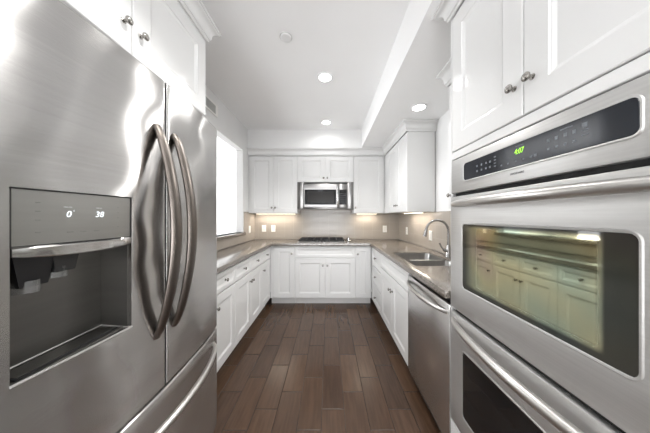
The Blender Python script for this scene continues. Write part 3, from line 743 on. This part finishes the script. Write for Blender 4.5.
bow_handle((xd1-.022, ymf-.001, 1.80), (xd1-.022, ymf-.001, 1.46), (0, -1, 0), .035, .0095, (1.1, .9), up=(0, 1, 0)).build('handle', M['chrome'], d)
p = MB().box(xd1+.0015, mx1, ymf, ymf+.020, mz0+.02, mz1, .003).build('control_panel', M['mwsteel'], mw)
MB().box(xd1+.006, mx1-.012, ymf-.0012, ymf+.004, 1.503, 1.741).build('keypad', M['mwglass'], p, smooth=0)
m = MB()
for i in range(3):
    for j in range(6): x = xd1+.022+i*.034; z = 1.525+j*.029; m.box(x, x+.020, ymf-.0018, ymf-.0010, z, z+.010)
m.build('button_legend', pmat('dark_legend', (.06, .06, .065), .5, noise=((40, 40, 40), .2)), p, smooth=0)
MB().box(mx0, mx1, ymf+.001, ymf+.021, mz0, mz0+.0185, .002).build('vent_strip', M['mwsteel'], mw)
m = MB(); m.box(-.17, -.09, ymf-.0008, ymf+.001, 1.718, 1.723); m.build('logo_strip', M['legend'], d, smooth=0)
for x0, x1, lab in ((-.4965, -.4015, 'stainless filler strip on the left side of the microwave'), (.3035, .3995, 'stainless filler strip on the right side of the microwave')):
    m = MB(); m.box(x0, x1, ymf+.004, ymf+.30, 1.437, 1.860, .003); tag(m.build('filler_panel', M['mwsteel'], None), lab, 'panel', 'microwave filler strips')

# ------------------------------------------------------------------ outlets and switches
def outlet(label, loc, rz, rocker=False):
    o = thing('switch_plate' if rocker else 'wall_outlet', label, 'switch' if rocker else 'outlet', loc, rz, 'outlets and switches on the splashback')
    m = MB(); m.rects([(0, 0), (0, -.003), (.003, -.0055)], -.036, .036, -.058, .058)
    m.build('plate', M['plate'], o, local=True, smooth=0)
    if rocker:
        m = MB(); m.rects([(0, -.005), (0, -.007), (.002, -.009)], -.017, .017, -.034, .034); m.build('rocker', M['plate'], o, local=True, smooth=0)
    else:
        for zc in (-.020, .020):
            m = MB(); m.rects([(0, -.005), (0, -.007), (.002, -.0075)], -.017, .017, zc-.014, zc+.014); s = m.build('socket', M['plate'], o, local=True, smooth=0)
            m = MB(); m.box(-.008, -.0055, -.0080, -.0074, zc-.002, zc+.007); m.box(.0055, .008, -.0080, -.0074, zc-.002, zc+.007); m.box(-.002, .002, -.0080, -.0074, zc-.010, zc-.006)
            m.build('slots', M['slot'], s, local=True, smooth=0)
yo = YB-.0083
sb = F/3.71
outlet('white double outlet on the far splashback, nearest the left corner', ((264-328.5)/sb, yo, 1.305-11.5/sb), 0)
outlet('white light switch on the far splashback, second plate from the left corner', ((273.3-328.5)/sb, yo, 1.305-11.5/sb), 0, True)
outlet('white double outlet on the far splashback, right of the cooktop', ((384.8-328.5)/sb, yo, 1.305-12/sb), 0)
outlet('white light switch on the left splashback between the pass-through and the corner', (XL+.0083, 3.46, 1.305-12.4*3.46/F), PI/2, True)
ya = 1.22*F/(406.8-328.5); outlet('white double outlet on the right splashback, near the far corner', (XR-.0083, ya, 1.305-13.8*ya/F), -PI/2)
ya = 1.22*F/(430.5-328.5); outlet('white light switch on the right splashback, right behind the faucet spout', (XR-.0083, ya, 1.305-18.5*ya/F), -PI/2, True)

# ------------------------------------------------------------------ ceiling fittings
def can_light(x, y, z, label, power, cone=140, blend=.35, aim=None):
    o = thing('recessed_light', label, 'light', (x, y, z-.012), 0, 'recessed ceiling lights')
    MB().lathe([(.078, .0115), (.076, .004), (.070, .000), (.064, .001), (.060, .006), (.060, .0115)], (x, y, z-.012), n=32).build('trim', M['trimring'], o)
    MB().lathe([(.059, .0045), (.058, .0035), (.002, .003)], (x, y, z-.012), n=28).build('lens', M['lens'], o)
    l = bpy.data.lights.new('lamp', 'SPOT'); l.energy = power; l.color = (1, .985, .965); l.spot_size = math.radians(cone); l.spot_blend = blend; l.shadow_soft_size = .055
    lo = bpy.data.objects.new('lamp', l); C.objects.link(lo); lo.parent = o; lo.location = (0, 0, -.065)
    if aim: lo.rotation_euler = Vector(aim).to_track_quat('-Z', 'Y').to_euler()
PW = 22
can_light(-.035, 3.128, ZC, 'recessed ceiling light farthest from the camera, near the far soffit', PW*.09, 172, .3)
can_light(-.035, 2.122, ZC, 'larger-looking recessed light in the middle of the main ceiling', PW*1.3, 130, .4)
can_light(-.035, 1.18, ZC, 'recessed main ceiling light between refrigerator and oven, cut by the top edge', PW*.25, 84, .3)
can_light(-.035, .74, ZC, 'added unseen ceiling light overhead, aimed at the refrigerator', PW*.85, 84, .3, (-.25, 0, -1))  # added out of view to draw the left streak on the refrigerator
can_light(-.035, -.55, ZC, 'added unseen ceiling light behind the camera', PW*.7, 125, .4)  # extra lamp out of view, added for the streak on the refrigerator
can_light(.90, 2.12, ZS, 'recessed light in the lowered right soffit above the sink', PW*1.0, 108, .4, (-1.76, -.3, -1.93))
sd = thing('smoke_detector', 'small round white sprinkler cover on the ceiling', 'detector', (-.33, 1.65, ZC-.012))
MB().lathe([(.043, .0115), (.043, .004), (.038, .0), (.002, -.001)], (-.33, 1.65, ZC-.012), n=28).build('cover', M['trimring'], sd)
MB().lathe([(.047, .0118), (.047, .008), (.0435, .008), (.0435, .0118)], (-.33, 1.65, ZC-.012), n=28).build('ring', M['vent'], sd)
# wall vent high on the left wall
vt = thing('air_vent', 'grey louvred air vent high on the left wall', 'vent', (XL, 2.3, 2.45))
vy0, vy1, vz0, vz1 = 2.12, 2.47, 2.453, 2.589
MB().grid([vy0, vy0+.02, vy1-.05, vy1], [vz0, vz0+.02, vz1-.02, vz1], XL+.0003, XL+.008, lambda a, b: not (vy0+.02 < a < vy1-.05 and vz0+.02 < b < vz1-.02), 'yzx').build('frame', M['plate'], vt, smooth=0)
MB().box(XL+.0003, XL+.002, vy0+.02, vy1-.05, vz0+.02, vz1-.02).build('backing', M['gap'], vt, smooth=0)
m = MB(); n_ = 14
for i in range(n_):
    y = vy0+.025+(vy1-vy0-.08)*i/(n_-1)
    m.loft([[(XL+.0021, y-.004, z), (XL+.008, y+.004, z), (XL+.008, y+.0055, z), (XL+.0021, y-.0025, z)] for z in (vz0+.02, vz1-.02)])
m.build('louvres', M['vent'], vt, smooth=0)
# under-cabinet strip lights
def strip(x0, x1, y0_, y1_, label, power):
    o = thing('under_cabinet_light', label, 'light', ((x0+x1)/2, (y0_+y1_)/2, zu0-.014), 0, 'under-cabinet strip lights')
    MB().box(x0, x1, y0_, y1_, zu0-.010, zu0-.0005, .002).build('housing', M['trimring'], o)
    MB().box(x0+.006, x1-.006, y0_+.006, y1_-.006, zu0-.0125, zu0-.0103).build('lens', M['striplens'], o, smooth=0)
    l = area('lamp', (0, 0, 0), (0, 0, 0), x1-x0, y1_-y0_, power, (1, .89, .76)); l.parent = o; l.location = (0, 0, -.002)
strip(-1.22, -.56, 3.58, 3.62, 'warm strip light under the wall cabinet left of the microwave', 1.8)
strip(.47, .82, 3.58, 3.62, 'warm strip light under the wall cabinet right of the microwave', 1.0)
strip(1.09, 1.13, 2.52, 3.1, 'warm strip light under the corner wall cabinet beyond the sink', 1.4)
